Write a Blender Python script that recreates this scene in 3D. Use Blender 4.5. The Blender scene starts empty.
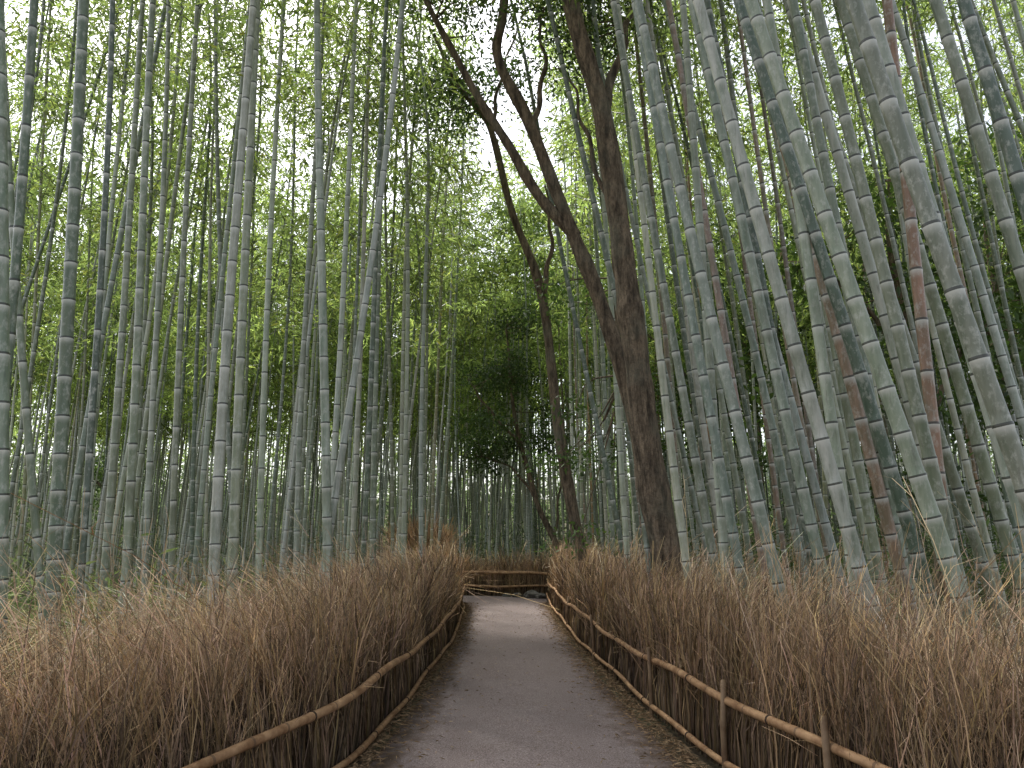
import bpy, math, random, bmesh
import numpy as np
from mathutils import noise as mnoise, Vector
rng=np.random.default_rng(7); random.seed(7)
S=bpy.context.scene
S.view_settings.view_transform='Standard'; S.view_settings.look='None'; S.view_settings.exposure=0
COL=S.collection

# ------------------------------------------------------------ mesh builder
class MB:
    def __init__(s): s.v=[];s.q=[];s.t=[];s.n=[];s.c=0
    def add(s,v,q,t,n=None):
        v=np.asarray(v,float).reshape(-1,3); k=len(v)
        t=np.asarray(t,float)
        if t.ndim==1: t=np.tile(t,(k,1))
        s.v.append(v); s.q.append(np.asarray(q,int).reshape(-1,4)+s.c); s.t.append(t[:,:3])
        s.n.append(np.zeros(k) if n is None else np.asarray(n,float)); s.c+=k
    def build(s,name,mat,smooth=True,parent=None):
        v=np.concatenate(s.v);q=np.concatenate(s.q);t=np.concatenate(s.t);n=np.concatenate(s.n)
        me=bpy.data.meshes.new(name)
        me.vertices.add(len(v)); me.vertices.foreach_set('co',v.astype(np.float32).ravel())
        me.loops.add(q.size); me.loops.foreach_set('vertex_index',q.astype(np.int32).ravel())
        me.polygons.add(len(q)); me.polygons.foreach_set('loop_start',np.arange(0,q.size,4,dtype=np.int32))
        me.polygons.foreach_set('use_smooth',np.full(len(q),smooth))
        me.update(calc_edges=True)
        a=me.attributes.new('tint','FLOAT_COLOR','POINT')
        a.data.foreach_set('color',np.hstack([t,np.ones((len(t),1))]).astype(np.float32).ravel())
        b=me.attributes.new('nd','FLOAT','POINT'); b.data.foreach_set('value',n.astype(np.float32))
        me.materials.append(mat)
        o=bpy.data.objects.new(name,me); COL.objects.link(o)
        if parent: o.parent=parent
        return o

def tube(mb,P,R,m,tint,nd=None,ref=(0,1,0),cap=False):
    P=np.asarray(P,float);R=np.asarray(R,float);n=len(P)
    T=np.gradient(P,axis=0);T/=np.linalg.norm(T,axis=1)[:,None]+1e-9
    A=np.cross(T,np.array(ref,float));A/=np.linalg.norm(A,axis=1)[:,None]+1e-9
    B=np.cross(T,A)
    th=np.arange(m)*2*math.pi/m
    V=P[:,None,:]+R[:,None,None]*(A[:,None,:]*np.cos(th)[None,:,None]+B[:,None,:]*np.sin(th)[None,:,None])
    i=np.arange(n-1)[:,None]*m;j=np.arange(m)[None,:];k=(j+1)%m
    Q=np.stack([i+j,i+k,i+m+k,i+m+j],-1).reshape(-1,4)
    t=np.asarray(tint,float)
    if t.ndim==2: t=np.repeat(t,m,0)
    nn=None if nd is None else np.repeat(np.asarray(nd,float),m)
    mb.add(V.reshape(-1,3),Q,t,nn)

def spline(pts,n):
    pts=np.array(pts,float);k=len(pts)
    e=np.vstack([2*pts[0]-pts[1],pts,2*pts[-1]-pts[-2]])
    out=[]
    for u in np.linspace(0,k-1-1e-6,n):
        i=int(u);f=u-i;a,b,c,d=e[i],e[i+1],e[i+2],e[i+3]
        out.append(.5*((2*b)+(-a+c)*f+(2*a-5*b+4*c-d)*f*f+(-a+3*b-3*c+d)*f**3))
    return np.array(out)

def unit(v): return v/(np.linalg.norm(v,axis=-1,keepdims=True)+1e-9)
def leaves(mb,C,Dr,L,W,tint):
    n=len(C);Dr=unit(Dr);r=unit(rng.normal(size=(n,3)))
    Sd=unit(np.cross(Dr,r)); Nn=np.cross(Sd,Dr)
    L=np.broadcast_to(L,(n,))[:,None];W=np.broadcast_to(W,(n,))[:,None]
    V=np.stack([C,C+Dr*L*.4+Sd*W/2+Nn*W*.12,C+Dr*L-np.array([0,0,1])*L*.12,C+Dr*L*.4-Sd*W/2+Nn*W*.12],1)
    Q=np.arange(n*4).reshape(-1,4)
    mb.add(V.reshape(-1,3),Q,np.repeat(tint,4,0))

# ------------------------------------------------------------ materials
def mat(name):
    m=bpy.data.materials.new(name);m.use_nodes=True;nt=m.node_tree
    for x in list(nt.nodes):nt.nodes.remove(x)
    o=nt.nodes.new('ShaderNodeOutputMaterial')
    return m,nt,o
def N(nt,t,**k):
    x=nt.nodes.new(t)
    for a,b in k.items(): setattr(x,a,b)
    return x
def L(nt,a,b): nt.links.new(a,b)
def mth(nt,op,a,b=None,c=None,clamp=False):
    x=nt.nodes.new('ShaderNodeMath');x.operation=op;x.use_clamp=clamp
    for i,s in enumerate([a,b,c]):
        if s is None: continue
        if isinstance(s,(int,float)): x.inputs[i].default_value=s
        else: L(nt,s,x.inputs[i])
    return x.outputs[0]
def mix(nt,f,a,b,blend='MIX'):
    x=nt.nodes.new('ShaderNodeMix');x.data_type='RGBA';x.blend_type=blend
    for i,s in ((0,f),(6,a),(7,b)):
        if isinstance(s,(int,float)): x.inputs[i].default_value=s
        elif isinstance(s,tuple): x.inputs[i].default_value=(*s,1)
        else: L(nt,s,x.inputs[i])
    return x.outputs[2]
def noise_(nt,scale,detail=4,vec=None,rough=.55):
    x=N(nt,'ShaderNodeTexNoise');x.inputs['Scale'].default_value=scale;x.inputs['Detail'].default_value=detail
    x.inputs['Roughness'].default_value=rough
    if vec is not None: L(nt,vec,x.inputs['Vector'])
    return x.outputs['Fac']
def coords(nt,sc=(1,1,1)):
    t=N(nt,'ShaderNodeTexCoord');m=N(nt,'ShaderNodeMapping');m.inputs['Scale'].default_value=sc
    L(nt,t.outputs['Object'],m.inputs['Vector']);return m.outputs[0]
def ramp(nt,f,a,b):
    x=N(nt,'ShaderNodeMapRange');x.inputs[1].default_value=a;x.inputs[2].default_value=b
    L(nt,f,x.inputs[0]);return x.outputs[0]
def attr(nt,n,o): 
    x=N(nt,'ShaderNodeAttribute',attribute_name=n);return x.outputs[o]

def culm_mat(name):
    m,nt,o=mat(name)
    t=attr(nt,'tint','Color');s=attr(nt,'nd','Fac')
    fr=mth(nt,'FRACT',s)
    n1=noise_(nt,3.0,5,coords(nt,(6,6,.5)))
    n2=noise_(nt,25,4,coords(nt,(1,1,.6)),.7)
    n3=noise_(nt,2.2,3,coords(nt))
    n4=noise_(nt,14,5,coords(nt,(3,3,.35)),.65)
    c=mix(nt,ramp(nt,n1,.3,.7),mix(nt,1.,t,(.46,.54,.46),'MULTIPLY'),t)
    c=mix(nt,mth(nt,'MULTIPLY',ramp(nt,n2,.5,.72),.6),c,(.52,.52,.46))
    c=mix(nt,mth(nt,'MULTIPLY',ramp(nt,n3,.52,.7),.5),c,(.12,.13,.08))
    c=mix(nt,mth(nt,'MULTIPLY',ramp(nt,n4,.56,.7),.55),c,(.085,.09,.062))
    w=ramp(nt,fr,.78,.985)
    w=mth(nt,'MULTIPLY',mth(nt,'POWER',w,2.),.7)
    c=mix(nt,w,c,(.66,.66,.60))
    d=mth(nt,'LESS_THAN',mth(nt,'ABSOLUTE',mth(nt,'SUBTRACT',fr,.022)),.026)
    c=mix(nt,mth(nt,'MULTIPLY',d,.88),c,(.03,.03,.022))
    p=N(nt,'ShaderNodeBsdfPrincipled');L(nt,c,p.inputs['Base Color'])
    p.inputs['Roughness'].default_value=.38;p.inputs['Specular IOR Level'].default_value=.5
    b=N(nt,'ShaderNodeBump');b.inputs['Strength'].default_value=.15;b.inputs['Distance'].default_value=.004
    L(nt,n2,b.inputs['Height']);L(nt,b.outputs[0],p.inputs['Normal'])
    L(nt,p.outputs[0],o.inputs[0]);return m
M_culm=culm_mat('bamboo_culm')

def leaf_mat(name,tr=.5,gain=(1.9,2.0,1.2),rough=.5):
    m,nt,o=mat(name)
    t=attr(nt,'tint','Color')
    p=N(nt,'ShaderNodeBsdfPrincipled');L(nt,t,p.inputs['Base Color']);p.inputs['Roughness'].default_value=rough
    p.inputs['Specular IOR Level'].default_value=.3
    q=N(nt,'ShaderNodeBsdfTranslucent');L(nt,mix(nt,1.,t,gain,'MULTIPLY'),q.inputs['Color'])
    x=N(nt,'ShaderNodeMixShader');x.inputs[0].default_value=tr
    L(nt,p.outputs[0],x.inputs[1]);L(nt,q.outputs[0],x.inputs[2]);L(nt,x.outputs[0],o.inputs[0]);return m
M_leaf=leaf_mat('bamboo_leaf',.6,(2.9,2.7,2.3))
M_leafd=leaf_mat('evergreen_leaf',.3,(1.8,2.0,1.))
M_straw=leaf_mat('dry_twig',.08,(1.2,1.1,1.),.75)
M_litter=leaf_mat('litter_leaf',.1,(1,1,1),.8)

def simple(name,f,rough=.85,bump=0,bs=40):
    m,nt,o=mat(name);c=f(nt)
    p=N(nt,'ShaderNodeBsdfPrincipled');L(nt,c,p.inputs['Base Color']);p.inputs['Roughness'].default_value=rough
    p.inputs['Specular IOR Level'].default_value=.25
    if bump:
        b=N(nt,'ShaderNodeBump');b.inputs['Strength'].default_value=.6;b.inputs['Distance'].default_value=bump
        L(nt,noise_(nt,bs,6,coords(nt),.65),b.inputs['Height']);L(nt,b.outputs[0],p.inputs['Normal'])
    L(nt,p.outputs[0],o.inputs[0]);return m
def f_ground(nt):
    a=noise_(nt,1.2,5,coords(nt));b=noise_(nt,30,5,coords(nt),.7)
    c=mix(nt,ramp(nt,a,.35,.65),(.055,.042,.025),(.06,.065,.032))
    return mix(nt,ramp(nt,b,.45,.7),c,(.14,.105,.06))
M_ground=simple('forest_floor',f_ground,.95,.02,25)
def f_path(nt):
    e=attr(nt,'nd','Fac')
    a=noise_(nt,.9,4,coords(nt));b=noise_(nt,95,3,coords(nt),.8);g=noise_(nt,6,5,coords(nt),.65)
    h=noise_(nt,38,4,coords(nt),.7);g2=noise_(nt,2.6,5,coords(nt,(1,.4,1)),.65)
    c=mix(nt,ramp(nt,a,.3,.7),(.140,.110,.106),(.180,.147,.143))
    c=mix(nt,mth(nt,'MULTIPLY',ramp(nt,g,.4,.75),.5),c,(.12,.086,.072))
    c=mix(nt,mth(nt,'MULTIPLY',ramp(nt,g2,.52,.7),.4),c,(.22,.19,.183))
    c=mix(nt,mth(nt,'MULTIPLY',ramp(nt,h,.48,.68),.45),c,(.25,.21,.195))
    c=mix(nt,mth(nt,'MULTIPLY',ramp(nt,b,.52,.64),.7),c,(.38,.325,.305))
    c=mix(nt,mth(nt,'MULTIPLY',ramp(nt,b,.48,.36),.8),c,(.045,.034,.03))
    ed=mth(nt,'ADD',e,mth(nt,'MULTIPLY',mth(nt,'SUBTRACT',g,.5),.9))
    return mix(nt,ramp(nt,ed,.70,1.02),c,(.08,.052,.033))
M_path=simple('gravel_path_surface',f_path,.9,.014,95)
def f_bark(nt):
    a=noise_(nt,5,6,coords(nt,(3,3,.6)),.65);b=noise_(nt,2,3,coords(nt));g=noise_(nt,30,4,coords(nt,(2,2,.5)),.7)
    c=mix(nt,ramp(nt,a,.35,.66),(.045,.034,.024),(.27,.205,.14))
    c=mix(nt,mth(nt,'MULTIPLY',ramp(nt,g,.48,.62),.6),c,(.04,.03,.022))
    return mix(nt,mth(nt,'MULTIPLY',ramp(nt,b,.5,.75),.5),c,(.17,.17,.125))
M_bark=simple('tree_bark',f_bark,.9,.07,16)
def f_rail(nt):
    t=attr(nt,'tint','Color');a=noise_(nt,8,5,coords(nt),.65)
    fr=mth(nt,'FRACT',attr(nt,'nd','Fac'))
    c=mix(nt,ramp(nt,a,.35,.7),mix(nt,1.,t,(.42,.35,.30),'MULTIPLY'),t)
    d=mth(nt,'LESS_THAN',fr,.06)
    return mix(nt,mth(nt,'MULTIPLY',d,.6),c,(.07,.045,.03))
M_rail=simple('dried_bamboo',f_rail,.6,.003,60)
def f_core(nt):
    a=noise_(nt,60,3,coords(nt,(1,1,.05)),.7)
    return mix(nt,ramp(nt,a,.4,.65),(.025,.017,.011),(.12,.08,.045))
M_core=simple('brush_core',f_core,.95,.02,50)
def f_rock(nt):
    a=noise_(nt,4,6,coords(nt),.65)
    return mix(nt,ramp(nt,a,.35,.65),(.05,.048,.04),(.16,.15,.13))
M_rock=simple('rock',f_rock,.9,.02,12)
M_twine=simple('twine',lambda nt:mix(nt,noise_(nt,90,2,coords(nt)),(.015,.01,.008),(.06,.04,.03)),.9)

# ------------------------------------------------------------ ground
def gz(x,y):
    d=math.hypot(x*.8,y)
    r=max(0,d-50)
    return min(7,r*.16)+ (0.0 if d<20 else .12*mnoise.noise((x*.15,y*.15,0))*min(1,(d-20)/10))
gx=np.concatenate([np.linspace(-500,-70,12),np.linspace(-64,64,65),np.linspace(70,500,12)])
gy=np.concatenate([np.linspace(-300,-20,8),np.linspace(-16,90,54),np.linspace(100,600,12)])
mb=MB();V=[(x,y,gz(x,y)) for y in gy for x in gx];nx=len(gx)
Q=[(j*nx+i,j*nx+i+1,(j+1)*nx+i+1,(j+1)*nx+i) for j in range(len(gy)-1) for i in range(nx-1)]
mb.add(V,Q,(.1,.1,.1));mb.build('ground',M_ground)

# path
LE=[(-1.35,-8),(-1.2,1),(-1.08,4),(-1.03,6),(-.93,8.5),(-.90,12),(-1.0,16),(-1.2,19.5),(-1.9,21),(-4.5,21.6),(-12,22.3)]
RE=[(1.5,-8),(1.4,1),(1.32,4),(1.22,6),(1.06,9),(.96,12),(.90,16),(.90,20),(.75,22.2),(-3.8,23.6),(-12,24.6)]
a=spline(LE,240);b=spline(RE,240);mb=MB();V=[];E=[]
K=15
for i in range(240):
    for k in range(K):
        f=k/(K-1);p=a[i]*(1-f)+b[i]*f
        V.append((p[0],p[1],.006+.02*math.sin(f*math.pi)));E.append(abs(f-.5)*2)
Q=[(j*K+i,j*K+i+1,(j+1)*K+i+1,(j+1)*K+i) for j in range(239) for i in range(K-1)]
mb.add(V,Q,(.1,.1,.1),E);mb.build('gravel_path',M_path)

# ------------------------------------------------------------ bamboo culms
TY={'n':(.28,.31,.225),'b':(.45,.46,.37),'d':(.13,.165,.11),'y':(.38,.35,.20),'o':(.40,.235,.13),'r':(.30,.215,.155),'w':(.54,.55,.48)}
culms=[]
def culm_axis(x0,y0,lx,ly,H,ph,amp,arch):
    def f(z):
        z=np.asarray(z,float);q=np.clip((z-H*.55)/(H*.45),0,1)**2
        return np.stack([x0+lx*z+amp*np.sin(z*.35+ph)-amp*math.sin(ph)+arch[0]*q,
                         y0+ly*z+amp*np.cos(z*.31+ph)-amp*math.cos(ph)+arch[1]*q, z-.15*q*H*.3],1)
    return f
def rad(r,z,H): 
    t=np.clip(z/H,0,1); return r*(1.0-.42*t-.45*t**3)+.003
def make_culm(mb,x0,y0,lx,ly,r,H,tint,detail,zg=0):
    ph=random.uniform(0,6);amp=random.uniform(.03,.13)
    ar=(random.gauss(0,.5)+ (lx*3),random.gauss(0,.5))
    f=culm_axis(x0,y0,lx,ly,H,ph,amp,ar)
    tint=np.array(tint)*random.uniform(.75,1.22)*np.array([random.uniform(.93,1.08),1,random.uniform(.90,1.15)])
    zs=[];nd=[];rs=[];z=random.uniform(-.25,0);k=0
    il=random.uniform(.85,1.15)
    while z<H:
        l=il*(.17+.17*min(1,max(z,0)/2.5)+.04*min(1,max(z,0)/7))
        if detail:
            for fz,fr in ((0,1.07),(.014,1.06),(.024,.99),(.08,.985),(.5,.975),(l-.03,1.0),(l-.012,1.03)):
                zz=z+fz*(l if fz==.5 else 1); zs.append(zz);nd.append(k+(zz-z)/l);rs.append(fr)
        else:
            if k%3==0: zs.append(z);nd.append(k);rs.append(1)
        z+=l;k+=1
    zs=np.array(zs);P=f(zs)+np.array([0,0,zg]);R=rad(r,zs,H)*np.array(rs)
    hg=np.clip(zs/H,0,1)[:,None]
    T=tint[None,:]*(1-.15*hg)
    tube(mb,P,R,14 if detail else 7,T,nd)
    culms.append((f,H,y0,x0,lx,zg))
    return f
keys=[ # distance, tan(bearing) at base, tan(bearing) higher up, radius, type
(4.5,-.637,-.787,.050,'n'),(5.5,-.582,-.683,.048,'d'),(8,-.531,-.562,.038,'n'),(7,-.499,-.523,.038,'n'),
(6,-.553,-.652,.026,'d'),(6.5,-.381,-.441,.046,'b'),(7,-.358,-.41,.044,'n'),(9,-.326,-.348,.038,'b'),
(8,-.264,-.196,.040,'b'),(8,-.232,-.287,.050,'b'),(10,-.277,-.314,.038,'n'),(10,-.179,-.205,.042,'n'),
(12,-.141,-.182,.040,'b'),(7.5,-.436,-.491,.030,'n'),(5,-.68,-.733,.032,'d'),(9,-.473,-.547,.036,'n'),
(11,-.211,-.217,.04,'b'),(11,-.349,-.461,.038,'n'),(13,-.114,-.146,.04,'b'),(6,-.57,-.764,.028,'n'),
(3.9,.80,.556,.050,'n'),(4.4,.757,.517,.050,'b'),(4.6,.65,.416,.050,'n'),(5,.83,.65,.046,'n'),
(5.2,.513,.292,.048,'b'),(5.8,.39,.222,.046,'n'),(5.4,.465,.362,.041,'b'),(5.4,.572,.571,.044,'o'),
(7.2,.285,.25,.042,'b'),(7,.324,.2,.045,'n'),(8,.245,.152,.043,'b'),(9.2,.192,.121,.042,'n'),(10.5,.1575,.105,.042,'b'),
(5,.617,.478,.043,'n'),(6,.546,.33,.047,'r'),(6.5,.441,.26,.047,'n'),(7,.415,.3,.045,'d'),(4.4,.85,.696,.044,'d'),
(6,.533,.447,.042,'n'),(7.5,.29,.168,.045,'n'),(5.5,.585,.385,.046,'d'),(8,.35,.238,.042,'r'),
(6.2,.62,.42,.047,'b'),(7,.50,.36,.045,'n'),(7.4,.60,.45,.042,'d'),(5.8,.70,.50,.046,'n'),
(6.8,.66,.44,.045,'n'),(8,.46,.30,.044,'b'),(8.5,.40,.25,.043,'n'),(7.8,.56,.39,.044,'n'),(9,.30,.19,.043,'b')]
for D,a_,b_,r,ty in keys:
    Zt=1.6+.82*D; lx=(b_-a_)*D/Zt
    mb=MB();make_culm(mb,a_*D,D,lx,random.gauss(0,.012),r,random.uniform(14.5,18),TY[ty],True)
    mb.build('bamboo_stalk',M_culm)
LFt=[(-2.9,1),(-2.3,2.5),(-1.68,4),(-1.27,5.4),(-1.13,7.4),(-1.03,10),(-1.0,12.5),(-1.15,19.7)]
RFt=[(3.3,1),(2.5,2.5),(1.9,4),(1.58,5.4),(1.36,7.4),(1.19,10),(1.04,15),(.98,20)]
def fence_x(y,side):
    pts=LFt if side<0 else RFt
    return np.interp(y,[p[1] for p in pts],[p[0] for p in pts])
placed=[(D*a_,D) for D,a_,*_ in keys]
mbn=MB();mbf=MB()
def grid_ok(x,y,dmin):
    for (px,py) in placed:
        if abs(px-x)<dmin and abs(py-y)<dmin and (px-x)**2+(py-y)**2<dmin*dmin: return False
    return True
for side,ntry in ((-1,680),(1,760)):
    for _ in range(ntry):
        y=random.uniform(9.0 if side<0 else 6.5,46)
        if random.random()<.25: y=random.uniform(24,44)
        if y<20.5:
            x=fence_x(y,side)+side*(.7+abs(random.random()**1.3)*(22 if y>12 else 12))
        elif y<24.5:
            if side<0: continue
            x=side*random.uniform(2.0,22)
        else: x=side*random.uniform(0,24)
        if abs(x)>y*.9+2: continue
        if not grid_ok(x,y,.55): continue
        placed.append((x,y))
        if side>0:
            lx=-max(.02,.25-.013*y)+random.gauss(0,.03)
            ty=random.choices('nbdyor',[5,5,2.5,.6,1.0,1.1])[0]
        else:
            lx=random.gauss(.0,.035)+ (.08 if random.random()<.08 else 0)
            ty=random.choices('nbdyor',[5,5,2,.6,.05,.1])[0]
        if y>17 and ty in 'nb' and random.random()<.75: ty='w'  # distance haze painted into the tint: most farther stalks turn whitish
        ly=random.gauss(0,.03)
        r=random.uniform(.032,.048) if side>0 else random.uniform(.026,.042)
        H=random.uniform(14,19.5)
        zg=gz(x,y)
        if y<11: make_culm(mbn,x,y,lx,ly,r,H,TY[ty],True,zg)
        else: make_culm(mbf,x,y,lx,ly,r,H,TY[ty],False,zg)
nfol=len(culms)
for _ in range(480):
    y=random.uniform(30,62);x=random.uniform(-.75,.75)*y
    make_culm(mbf,x,y,random.gauss(0,.04),0,random.uniform(.035,.055),random.uniform(13,17),TY[random.choice('wwb')],False,gz(x,y))  # rearmost stalks: pale tints carry the painted haze
mbn.build('bamboo_grove',M_culm);mbf.build('bamboo_grove',M_culm)

# bamboo foliage + branches
mbl=MB();mbb=MB()
for ci,(f,H,y0,x0,lx,zg) in enumerate(culms):
    near=y0<12;far=ci>=nfol
    z0=random.uniform(5.4,7.6) if x0<0 else random.uniform(6.8,9.3)
    if near: z0+=1.2
    ns=int(random.uniform(24,32)*(1.12 if x0<0 else 1.0))
    if y0<18: ns=int(ns*1.12)
    if far: ns=9
    zz=z0+(H-z0)*rng.random(ns)**.9
    P=f(zz)+np.array([0,0,zg])
    th=rng.random(ns)*6.283
    ln=(.35+1.05*rng.random(ns))*(1-.35*(zz-z0)/(H-z0))
    dirs=np.stack([np.cos(th),np.sin(th),.35+.3*rng.random(ns)],1)
    E=P+dirs*ln[:,None]
    if y0<20:
        for i in range(ns):
            m=(P[i]+E[i])/2+np.array([0,0,.07])
            tube(mbb,[P[i],m,E[i]],[.007,.005,.002],3,(.16,.19,.09))
    kl=34 if near else (29 if y0<22 else 20)
    Ls=.160 if near else (.205 if y0<22 else .30)
    if far: kl=18;Ls=.44
    tt=rng.random((ns,kl,1))
    C=P[:,None,:]*(1-tt)*.55+E[:,None,:]*(1-(1-tt)*.55)+rng.normal(size=(ns,kl,3))*np.array([.22,.22,.12])*(2 if far else 1)
    Dr=rng.normal(size=(ns,kl,3))*.6+dirs[:,None,:]*.7+np.array([0,0,-.7])
    cl=rng.random((ns,1,1));ind=rng.random((ns,kl,1));cc=random.uniform(.75,1.2)
    colr=np.array([.106,.160,.050])*cc*(.45+.95*cl)*(.7+.6*ind)+np.array([.05,.035,0])*(ind**4)
    n=ns*kl
    leaves(mbl,C.reshape(n,3),Dr.reshape(n,3),Ls*(.7+.6*rng.random(n)),Ls*.21*(.8+.4*rng.random(n)),colr.reshape(n,3))
fo=mbl.build('bamboo_foliage',M_leaf,smooth=False)
mbb.build('branches',M_culm,parent=fo)

# ------------------------------------------------------------ evergreen trees
def tree(limbs,clumps,leafL,ld=1.0,name='evergreen_tree'):
    mb=MB();nodes=[]
    for pts,r0,r1 in limbs:
        P=spline(pts,max(40,len(pts)*12))
        n=len(P);t=np.linspace(0,1,n)
        P=P+np.stack([.03*np.sin(t*17+r0*99),.03*np.cos(t*13+r0*50),0*t],1)*(t[:,None]>0)
        R=(r0*(1-t)+r1*t)*(1+.06*np.sin(t*31)+.04*np.sin(t*57+1)+.025*np.sin(t*113))
        if pts[0][2]<=.01: R=R*(1+.5*np.exp(-t*30))
        tube(mb,P,R,18 if r0>.05 else 7,(.1,.07,.05))
        nodes+= [p for p in P[n//2:]]
    mf=MB();nodes=np.array(nodes)
    for (c,rd,k) in clumps:
        c=np.array(c,float);rd=np.array(rd,float)
        sub=c+rd*rng.normal(size=(k,3))*.5
        for s in sub:
            j=np.argmin(((nodes-s)**2).sum(1));a0=nodes[j]
            if np.linalg.norm(a0-s)<3.5:
                mid=(a0+s)/2+rng.normal(size=3)*.12
                tube(mb,spline([a0,mid,s],6),np.linspace(.02,.005,6),4,(.1,.07,.05))
            m=int(110*ld);q=leafL/.12
            C=s+rng.normal(size=(m,3))*np.array([.32,.32,.17])*max(1,q*.8)
            Dr=rng.normal(size=(m,3))+np.array([0,0,-.2])
            b=.6+.7*random.random()
            colr=np.array([.055,.090,.028])*b*(.7+.7*rng.random((m,1)))
            leaves(mf,C,Dr,leafL*(.7+.5*rng.random(m)),leafL*.42,colr)
    o=mb.build(name,M_bark)
    mf.build('foliage',M_leafd,smooth=False,parent=o)
tree([([(2.1,9,0),(1.95,9,1),(1.64,9,2.8),(1.5,9,4.2),(1.46,9,5.3),(1.2,9,7.2),(.82,9,9),(.6,9.1,12)],.205,.10),
      ([(1.2,9,7.2),(1.6,9.3,8.6),(1.9,9.8,10)],.07,.03),([(1.46,9,5.3),(1.1,9.3,6.8),(.9,9.6,8)],.04,.02)],
     [((.6,9.4,11),(1.3,1.2,1.0),14),((1.7,9.6,9.8),(.9,.9,.9),12),((.9,9.8,8.9),(.6,.8,.6),8)],.10)
tree([([(2.15,10,0),(2.0,10,1),(1.76,10,2.9),(1.26,10,4.8),(.92,10,5.9),(.3,10,7.6),(-.24,10,8.8),(-.1,10,9.8),(.1,10.2,13)],.145,.055),
      ([(.92,10,5.9),(.14,10,6.95),(-.46,10,8.1),(-1.25,10,9.6),(-1.6,10,11)],.09,.03),
      ([(.3,10,7.6),(.5,10.2,8.8),(.4,10.4,10)],.05,.02)],
     [((-1.1,10.2,10.0),(.8,.9,.8),10),((.3,10.3,10.3),(1.2,1.2,.9),14)],.10)
k_=14/11
def sc(p): return [(x*k_,14+(y-11),max(0,(z-1.6)*k_+1.6) if z>0 else 0) for x,y,z in p]
tree([(sc([(1.12,11,0),(1.02,11,1.2),(.74,11,3.1),(.46,11,5.3),(.02,11,6.7),(-.34,11,8.2),(-.9,11,9.0),(-1.3,11,10)]),.125,.04),
      (sc([(.46,11,5.3),(.62,11,6.2),(.55,11,7.2)]),.06,.02),
      (sc([(-.34,11,8.2),(-.2,11.2,9.2),(.1,11.4,10.4)]),.05,.02)],
     [((-1.2,14.2,10.8),(.9,1,1.0),15),((-.1,14.3,11.6),(1,1,1),8)],.13)
tree([([(1.75,25,0),(1.4,25,1.6),(.8,25,3.0),(.3,25,4.8),(-.05,25,7),(-.2,25,9)],.12,.04),
      ([(.3,25,4.8),(-.8,24.8,6),(-1.5,24.7,7)],.06,.02),([(.8,25,3.0),(0,25,4),(-1,25,4.4)],.05,.02),([(1.4,25,1.6),(1.6,24.6,3.4),(1.8,24.5,5)],.05,.02)],
     [((-.3,25,7.0),(1.4,1.3,1.6),30),((-.7,25,4.8),(1.3,1.1,1.0),18),((0,25,9.4),(1.0,1.,.9),6),((1.3,24.6,5.4),(.6,.8,1.2),6)],.15,1.0)
tree([([(2.6,13,0),(2.2,13,3),(1.9,13,6),(1.8,13,10)],.08,.03)],
     [((1.4,13.5,4.6),(.8,.8,2.6),10)],.12,.8)
for (x,y,h,r) in ((9,16,11,2.6),(14,20,13,3.2),(6.5,24,12,2.4),(11,29,14,3.5),(19,28,14,3.6),(16,37,15,4),(-24,44,9,3)):
    tree([([(x,y,0),(x+.2,y,h*.4),(x-.2,y+.1,h*.7),(x,y,h)],.17,.05),([(x+.2,y,h*.4),(x+1.2,y,h*.55),(x+1.8,y,h*.62)],.07,.03),([(x,y,h*.5),(x-1.1,y,h*.62),(x-1.9,y,h*.7)],.07,.03)],
         [((x,y,h*.62),(r,r,h*.38),42)],.24,.9)

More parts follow.
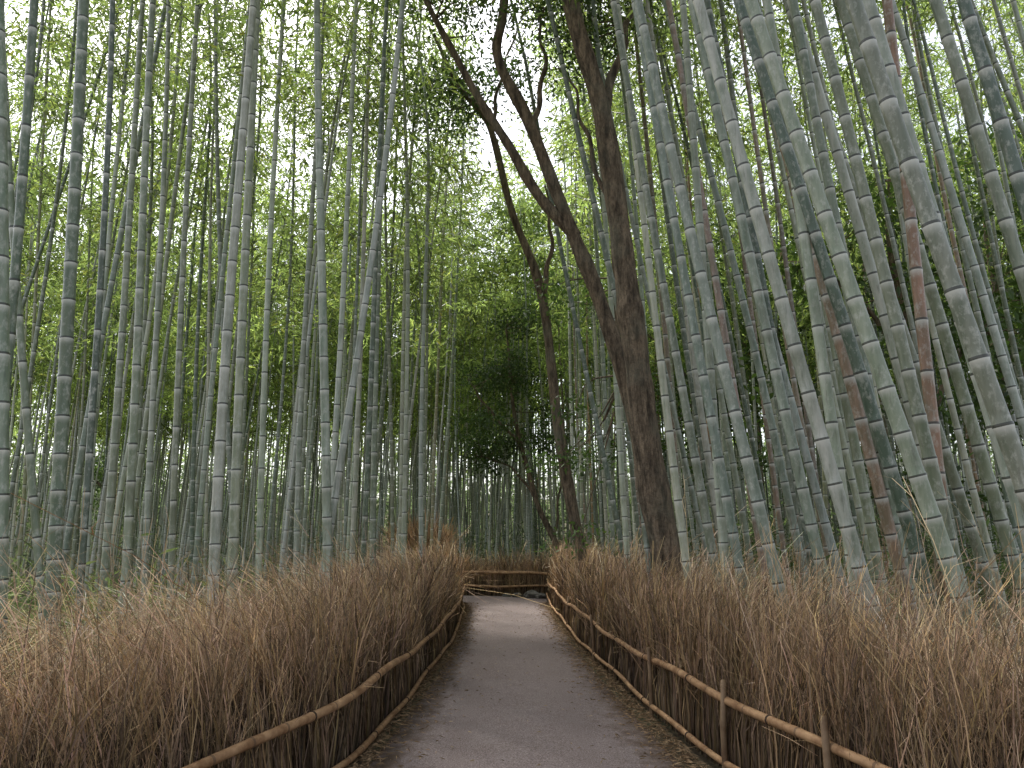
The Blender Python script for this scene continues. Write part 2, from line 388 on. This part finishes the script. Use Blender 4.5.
# ------------------------------------------------------------ brush fences
def arclen(P): return np.concatenate([[0],np.cumsum(np.linalg.norm(np.diff(P,axis=0),axis=1))])
def stems(mb,P,out,n,hm,hs,w0,w1,lean,width,tint,spread=.1,tips=3,wgt=None,rnd=1.0,zb=0.,tuft=1.0):
    s=arclen(P);
    u=rng.random(n*2)*s[-1]
    if wgt is not None:
        idx=np.minimum(np.searchsorted(s,u),len(P)-1);keep=rng.random(len(u))<wgt(P[idx]);u=u[keep]
    u=u[:n];n=len(u)
    B=np.stack([np.interp(u,s,P[:,k]) for k in (0,1)],1);O=unit(np.stack([np.interp(u,s,out[:,k]) for k in (0,1)],1))
    Tn=np.stack([-O[:,1],O[:,0]],1)
    w=w0+(w1-w0)*rng.random(n)
    g=np.arange(0,s[-1]+1,.14);ng=len(g)
    # each bundle of twigs (by place along and across the fence) has its own lean and reach
    t3=rng.normal(0,1,(3,ng,3));wi=np.clip(((w-w0)/(w1-w0+1e-6)*3).astype(int),0,2);gi=np.clip((u/.14+rng.normal(0,.35,n)).astype(int),0,ng-1)
    bl,bh,bk=[t3[i][gi,wi]*tuft for i in range(3)]
    h=np.clip(rng.normal(hm,hs,n),.3,3)*(1+.05*np.sin(u*2.1)+.04*np.sin(u*5.3+1)+.085*bh)
    bx=B+O*w[:,None];lo=lean*(.3+1.3*rng.random(n)+.6*bk);lt=rng.normal(0,spread,n)*.7+bl*spread*1.2;lt2=rng.normal(0,spread*1.3,n)*rnd
    seg=5;tz=np.linspace(0,1,seg+1)
    pts=np.zeros((n,seg+1,3))
    kk=rng.normal(0,.012,(n,seg+1,2));kk[:,0]=0
    for k,t in enumerate(tz):
        off=O*(lo*h*t**2.2+kk[:,k,0])[:,None]+Tn*(lt*h*t+lt2*h*t*t+kk[:,k,1])[:,None]
        pts[:,k,:2]=bx+off;pts[:,k,2]=zb+h*t*(1-.22*np.abs(lo)*t*t-.25*np.abs(lt2)*t*t)
    d=np.linalg.norm(bx,axis=1);wd=width*(.45+1.1*rng.random(n)**1.7)*np.clip(d/6,.8,2.2)
    c=np.array(tint)*(.22+1.3*rng.random((n,1))**1.2)*(1+.22*np.clip(bl+bk,-2,2)[:,None])*np.stack([np.ones(n),.93+.15*rng.random(n),.78+.44*rng.random(n)],1)
    c=np.clip(c,.02,.8)
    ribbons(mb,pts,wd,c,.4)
    for _ in range(tips):
        k=rng.uniform(.35,.95,n);i0=np.clip((k*seg).astype(int),0,seg-1);fr=k*seg-i0
        a0=pts[np.arange(n),i0]*(1-fr)[:,None]+pts[np.arange(n),i0+1]*fr[:,None]
        ax=unit(pts[np.arange(n),i0+1]-pts[np.arange(n),i0]);dr=unit(ax+rng.normal(size=(n,3))*.38)
        l=.12+.30*rng.random(n)
        q=np.stack([a0,a0+dr*(l*.5)[:,None],a0+dr*l[:,None]+rng.normal(size=(n,3))*.03+np.concatenate([O*.03,-.05*np.ones((n,1))],1)],1)
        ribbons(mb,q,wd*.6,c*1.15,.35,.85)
def ribbons(mb,pts,wd,c,tp,z0=.36):
    n,m,_=pts.shape
    a=rng.random(n)*6.283;sd=np.stack([np.cos(a),np.sin(a),.2*np.sin(a*3)],1)
    t=np.linspace(1,tp,m)
    off=sd[:,None,:]*(wd[:,None]*t[None,:]/2)[:,:,None]
    V=np.stack([pts-off,pts+off],2).reshape(n*m*2,3)
    i=(np.arange(n)[:,None]*m+np.arange(m-1)[None,:]).reshape(-1)*2
    Q=np.stack([i,i+1,i+3,i+2],1)
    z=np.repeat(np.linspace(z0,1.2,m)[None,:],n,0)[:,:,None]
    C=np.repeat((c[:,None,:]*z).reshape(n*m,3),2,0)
    mb.add(V,Q,C)
def offset_curve(P,out,w,z): 
    O=unit(out); return np.column_stack([P+O*w,np.full(len(P),z)])
STR=(.40,.27,.155);STRL=(.62,.46,.29)
def fence(ctrl,sgn,rails,height,nd,thick,lean,posts,spread,messy=0):
    P=spline(ctrl,160)
    T=unit(np.gradient(P,axis=0));out=np.stack([T[:,1],-T[:,0]],1)*sgn
    mb=MB()
    wg=lambda p: np.clip(9/np.maximum(np.linalg.norm(p,axis=1),3),.35,1)
    stems(mb,P,out,int(nd*.42),height*.78,.10,0.0,.10,lean*.5,.0105,STR,spread*.45,2,wg)
    stems(mb,P,out,int(nd*.60),height*.97,.13,.05,thick*.6,lean,.0080,STR,spread,3,wg)
    stems(mb,P,out,int(nd*.26),height*1.05,.19,.08,thick,lean*1.4,.0075,STRL,spread*1.5,4,wg)
    if messy: stems(mb,P,out,messy,height*.90,.2,.3,thick+.6,lean*1.0,.0080,STR,spread*2.2,4,wg,1.5)
    fo=mb.build('brushwood_fence',M_straw,smooth=False)
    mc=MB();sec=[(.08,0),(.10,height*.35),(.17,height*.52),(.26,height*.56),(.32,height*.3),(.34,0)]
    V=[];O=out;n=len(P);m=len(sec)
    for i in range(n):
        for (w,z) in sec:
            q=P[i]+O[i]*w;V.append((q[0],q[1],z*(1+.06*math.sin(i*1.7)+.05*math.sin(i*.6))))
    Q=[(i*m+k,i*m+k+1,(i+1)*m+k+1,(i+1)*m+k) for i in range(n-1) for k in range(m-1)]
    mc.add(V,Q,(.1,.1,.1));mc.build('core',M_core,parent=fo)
    mr=MB();mt=MB()
    for (h,w,r) in rails:
        C=offset_curve(P,out,w,h);s=arclen(C)
        C[:,2]+=.022*np.sin(s*1.1+h*9)+.012*np.sin(s*2.9)
        fine=np.arange(0,s[-1],.06);C=np.stack([np.interp(fine,s,C[:,k]) for k in range(3)],1)
        nds=fine/.31
        R=r*(1+.10*np.exp(-((nds%1-.03)/.05)**2))*(1+.08*np.sin(fine*.9))
        tube(mr,C,R,10,(.44,.275,.145),nds,ref=(0,0,1))
        for u in np.arange(.7,s[-1],1.35):
            c=np.array([np.interp(u,fine,C[:,k]) for k in range(3)]);c2=np.array([np.interp(u+.03,fine,C[:,k]) for k in range(3)])
            for e in (-.008,.004):
                th=np.linspace(0,2*math.pi,11);ax=unit(c2-c);A=unit(np.cross(ax,(0,0,1)));Bz=np.array([0,0,1.])
                ring=c+ax*e+(A[None,:]*np.cos(th)[:,None]+Bz[None,:]*np.sin(th)[:,None])*(r+.003)
                tube(mt,ring,np.full(11,.003),5,(.05,.04,.03),ref=tuple(ax))
    mr.build('rails',M_rail,parent=fo);mt.build('twine_ties',M_twine,parent=fo)
    mp=MB()
    for (yy,hh,rr) in posts:
        i=int(np.argmin(np.abs(P[:,1]-yy)));b=P[i]-out[i]*.055
        tx=random.gauss(0,.02)
        ps=[(b[0],b[1],-.05),(b[0],b[1],hh*.5),(b[0]+tx,b[1],hh),(b[0]+tx,b[1],hh+.004)]
        tube(mp,ps,[rr,rr,rr*.95,.001],9,(.52,.36,.20))
    if posts: mp.build('posts',M_rail,parent=fo)
LF=[(-3.6,-2),(-2.95,1),(-2.3,2.5),(-1.68,4),(-1.25,5.4),(-1.10,7.4),(-1.02,10),(-1.0,12.5),(-1.1,16),(-1.28,19.2),(-1.9,20.4),(-3.2,20.8)]
RF=[(4.2,-2),(3.3,1),(2.5,2.5),(1.88,4),(1.55,5.4),(1.34,7.4),(1.17,10),(1.06,13),(1.0,17),(1.0,20),(1.05,22.2)]
fence(LF,-1,[(.50,-.05,.028),(.10,-.05,.023)],1.33,16000,.75,.34,[],.26,messy=6500)
fence(RF,1,[(.50,-.02,.027),(.12,-.05,.022)],1.30,16500,.65,.28,[(4.4,.66,.022),(5.5,.64,.022),(7.3,.62,.02),(10.5,.62,.02),(14,.62,.02)],.17,messy=4500)
fence([(1.15,22.6),(-1,23.1),(-3.4,23.7)],1,[(.66,-.06,.04),(.30,-.07,.035)],1.05,3000,.5,.12,[],.08)
mb=MB();P=spline([(-2.05,20.9),(-2.35,21.1),(-2.7,21.4)],20);T=unit(np.gradient(P,axis=0));out=np.stack([-T[:,1],T[:,0]],1)
stems(mb,P,out,2000,1.85,.2,-.3,.5,.1,.010,(.36,.25,.15),.13,4)
mb.build('brushwood_pile',M_straw,smooth=False)

# ------------------------------------------------------------ rocks
for (x,y,s) in ((.55,22.0,.22),(.15,22.25,.15),(.8,21.8,.17),(-.15,22.4,.12)):
    bm=bmesh.new();bmesh.ops.create_icosphere(bm,subdivisions=4,radius=1)
    for v in bm.verts:
        n=mnoise.noise(v.co*1.3+Vector((x*7,y,s)))*.35+mnoise.noise(v.co*3.5)*.12
        v.co*=1+n;v.co.x*=s;v.co.y*=s*.8;v.co.z*=s*.6
    me=bpy.data.meshes.new('rock');bm.to_mesh(me);bm.free();me.materials.append(M_rock)
    o=bpy.data.objects.new('rock',me);o.location=(x,y,s*.35);COL.objects.link(o)

# ------------------------------------------------------------ litter + undergrowth
mb=MB()
n=45000;x=rng.uniform(-26,26,n);y=rng.uniform(-1,34,n)
z=np.array([gz(a,b) for a,b in zip(x,y)])
inside=(y<20)&(x>np.interp(y,[p[1] for p in LE[:8]],[p[0] for p in LE[:8]])+.05)&(x<np.interp(y,[p[1] for p in RE[:8]],[p[0] for p in RE[:8]])-.05)
inside|=(y>19.5)&(y<25)&(x<1.5)
k=~inside;C=np.stack([x,y,z+.015+.03*rng.random(n)],1)[k]
c=np.array([.26,.18,.10])*(.4+.9*rng.random((k.sum(),1)))
Dr=rng.normal(size=C.shape)*np.array([1,1,.15]);leaves(mb,C,Dr,.11,.022,c)
for E_,sg in ((LE,1),(RE,-1)):
    n=6500;y=2+18*rng.random(n);xe=np.interp(y,[p[1] for p in E_[:8]],[p[0] for p in E_[:8]])
    x=xe+sg*(rng.exponential(.10,n)-.12)
    C=np.stack([x,y,.03+.015*rng.random(n)],1)
    leaves(mb,C,rng.normal(size=C.shape)*np.array([1,1,.12]),.04+.04*rng.random(n),.010,np.array([.30,.2,.11])*(.35+rng.random((n,1))))
n=420;y=3+17*rng.random(n);x=rng.uniform(-.9,.9,n)
leaves(mb,np.stack([x,y,np.full(n,.033)],1),rng.normal(size=(n,3))*np.array([1,1,.1]),.045,.009,np.array([.32,.24,.14])*(.4+rng.random((n,1))))
mb.build('fallen_leaves',M_litter,smooth=False)
mb=MB()
def bush(x,y,h,r,k,col,Lf):
    C=np.array([x,y,gz(x,y)+h*.55])+rng.normal(size=(k,3))*np.array([r,r,h*.28])
    Dr=rng.normal(size=(k,3))+np.array([0,0,.35])
    leaves(mb,C,Dr,Lf*(.6+.6*rng.random(k)),Lf*.16,np.array(col)*(.5+.8*rng.random((k,1))))
for _ in range(55):
    y=random.uniform(6,15);x=fence_x(y,-1)-random.uniform(1.6,8);bush(x,y,random.uniform(.8,1.25),.4,120,(.08,.115,.045),.2)
for _ in range(260):
    y=random.uniform(26,52);x=random.uniform(-.7,.7)*y
    bush(x,y,random.uniform(1.,3.0),.9,100,(.07,.10,.05),.3)
for _ in range(560):
    y=random.uniform(52,66);x=random.uniform(-.78,.78)*y
    bush(x,y,random.uniform(3,10),1.6,90,(.08,.115,.06),.85)
for _ in range(80):
    y=random.uniform(8,24);x=fence_x(y,1)+random.uniform(2.5,14);bush(x,y,random.uniform(1.,2.4),.7,110,(.04,.065,.025),.24)
mb.build('undergrowth',M_leaf,smooth=False)

# ------------------------------------------------------------ light + camera
el=math.radians(58);az=math.radians(-35)
w=bpy.data.worlds.new('World');S.world=w;w.use_nodes=True;nt=w.node_tree
bg=nt.nodes['Background'];sk=nt.nodes.new('ShaderNodeTexSky');sk.sky_type='NISHITA';sk.sun_disc=False
sk.sun_elevation=el;sk.sun_rotation=az;sk.dust_density=4;sk.air_density=1.0;sk.ozone_density=1
hs=nt.nodes.new('ShaderNodeHueSaturation');hs.inputs['Saturation'].default_value=.42
nt.links.new(sk.outputs[0],hs.inputs['Color']);nt.links.new(hs.outputs[0],bg.inputs[0]);bg.inputs[1].default_value=.37
sd=bpy.data.lights.new('sun','SUN');sd.energy=5;sd.angle=math.radians(6);sd.color=(1,.96,.88)
so=bpy.data.objects.new('sun',sd);COL.objects.link(so)
d=Vector((math.sin(az)*math.cos(el),math.cos(az)*math.cos(el),math.sin(el)))
so.rotation_euler=d.to_track_quat('Z','Y').to_euler();so.location=d*40
cd=bpy.data.cameras.new('camera');cd.lens=26;cd.sensor_width=36;cd.clip_end=2000;cd.clip_start=.05
co=bpy.data.objects.new('camera',cd);COL.objects.link(co);co.location=(0,0,1.6);co.rotation_euler=(math.radians(102),0,0)
S.camera=co
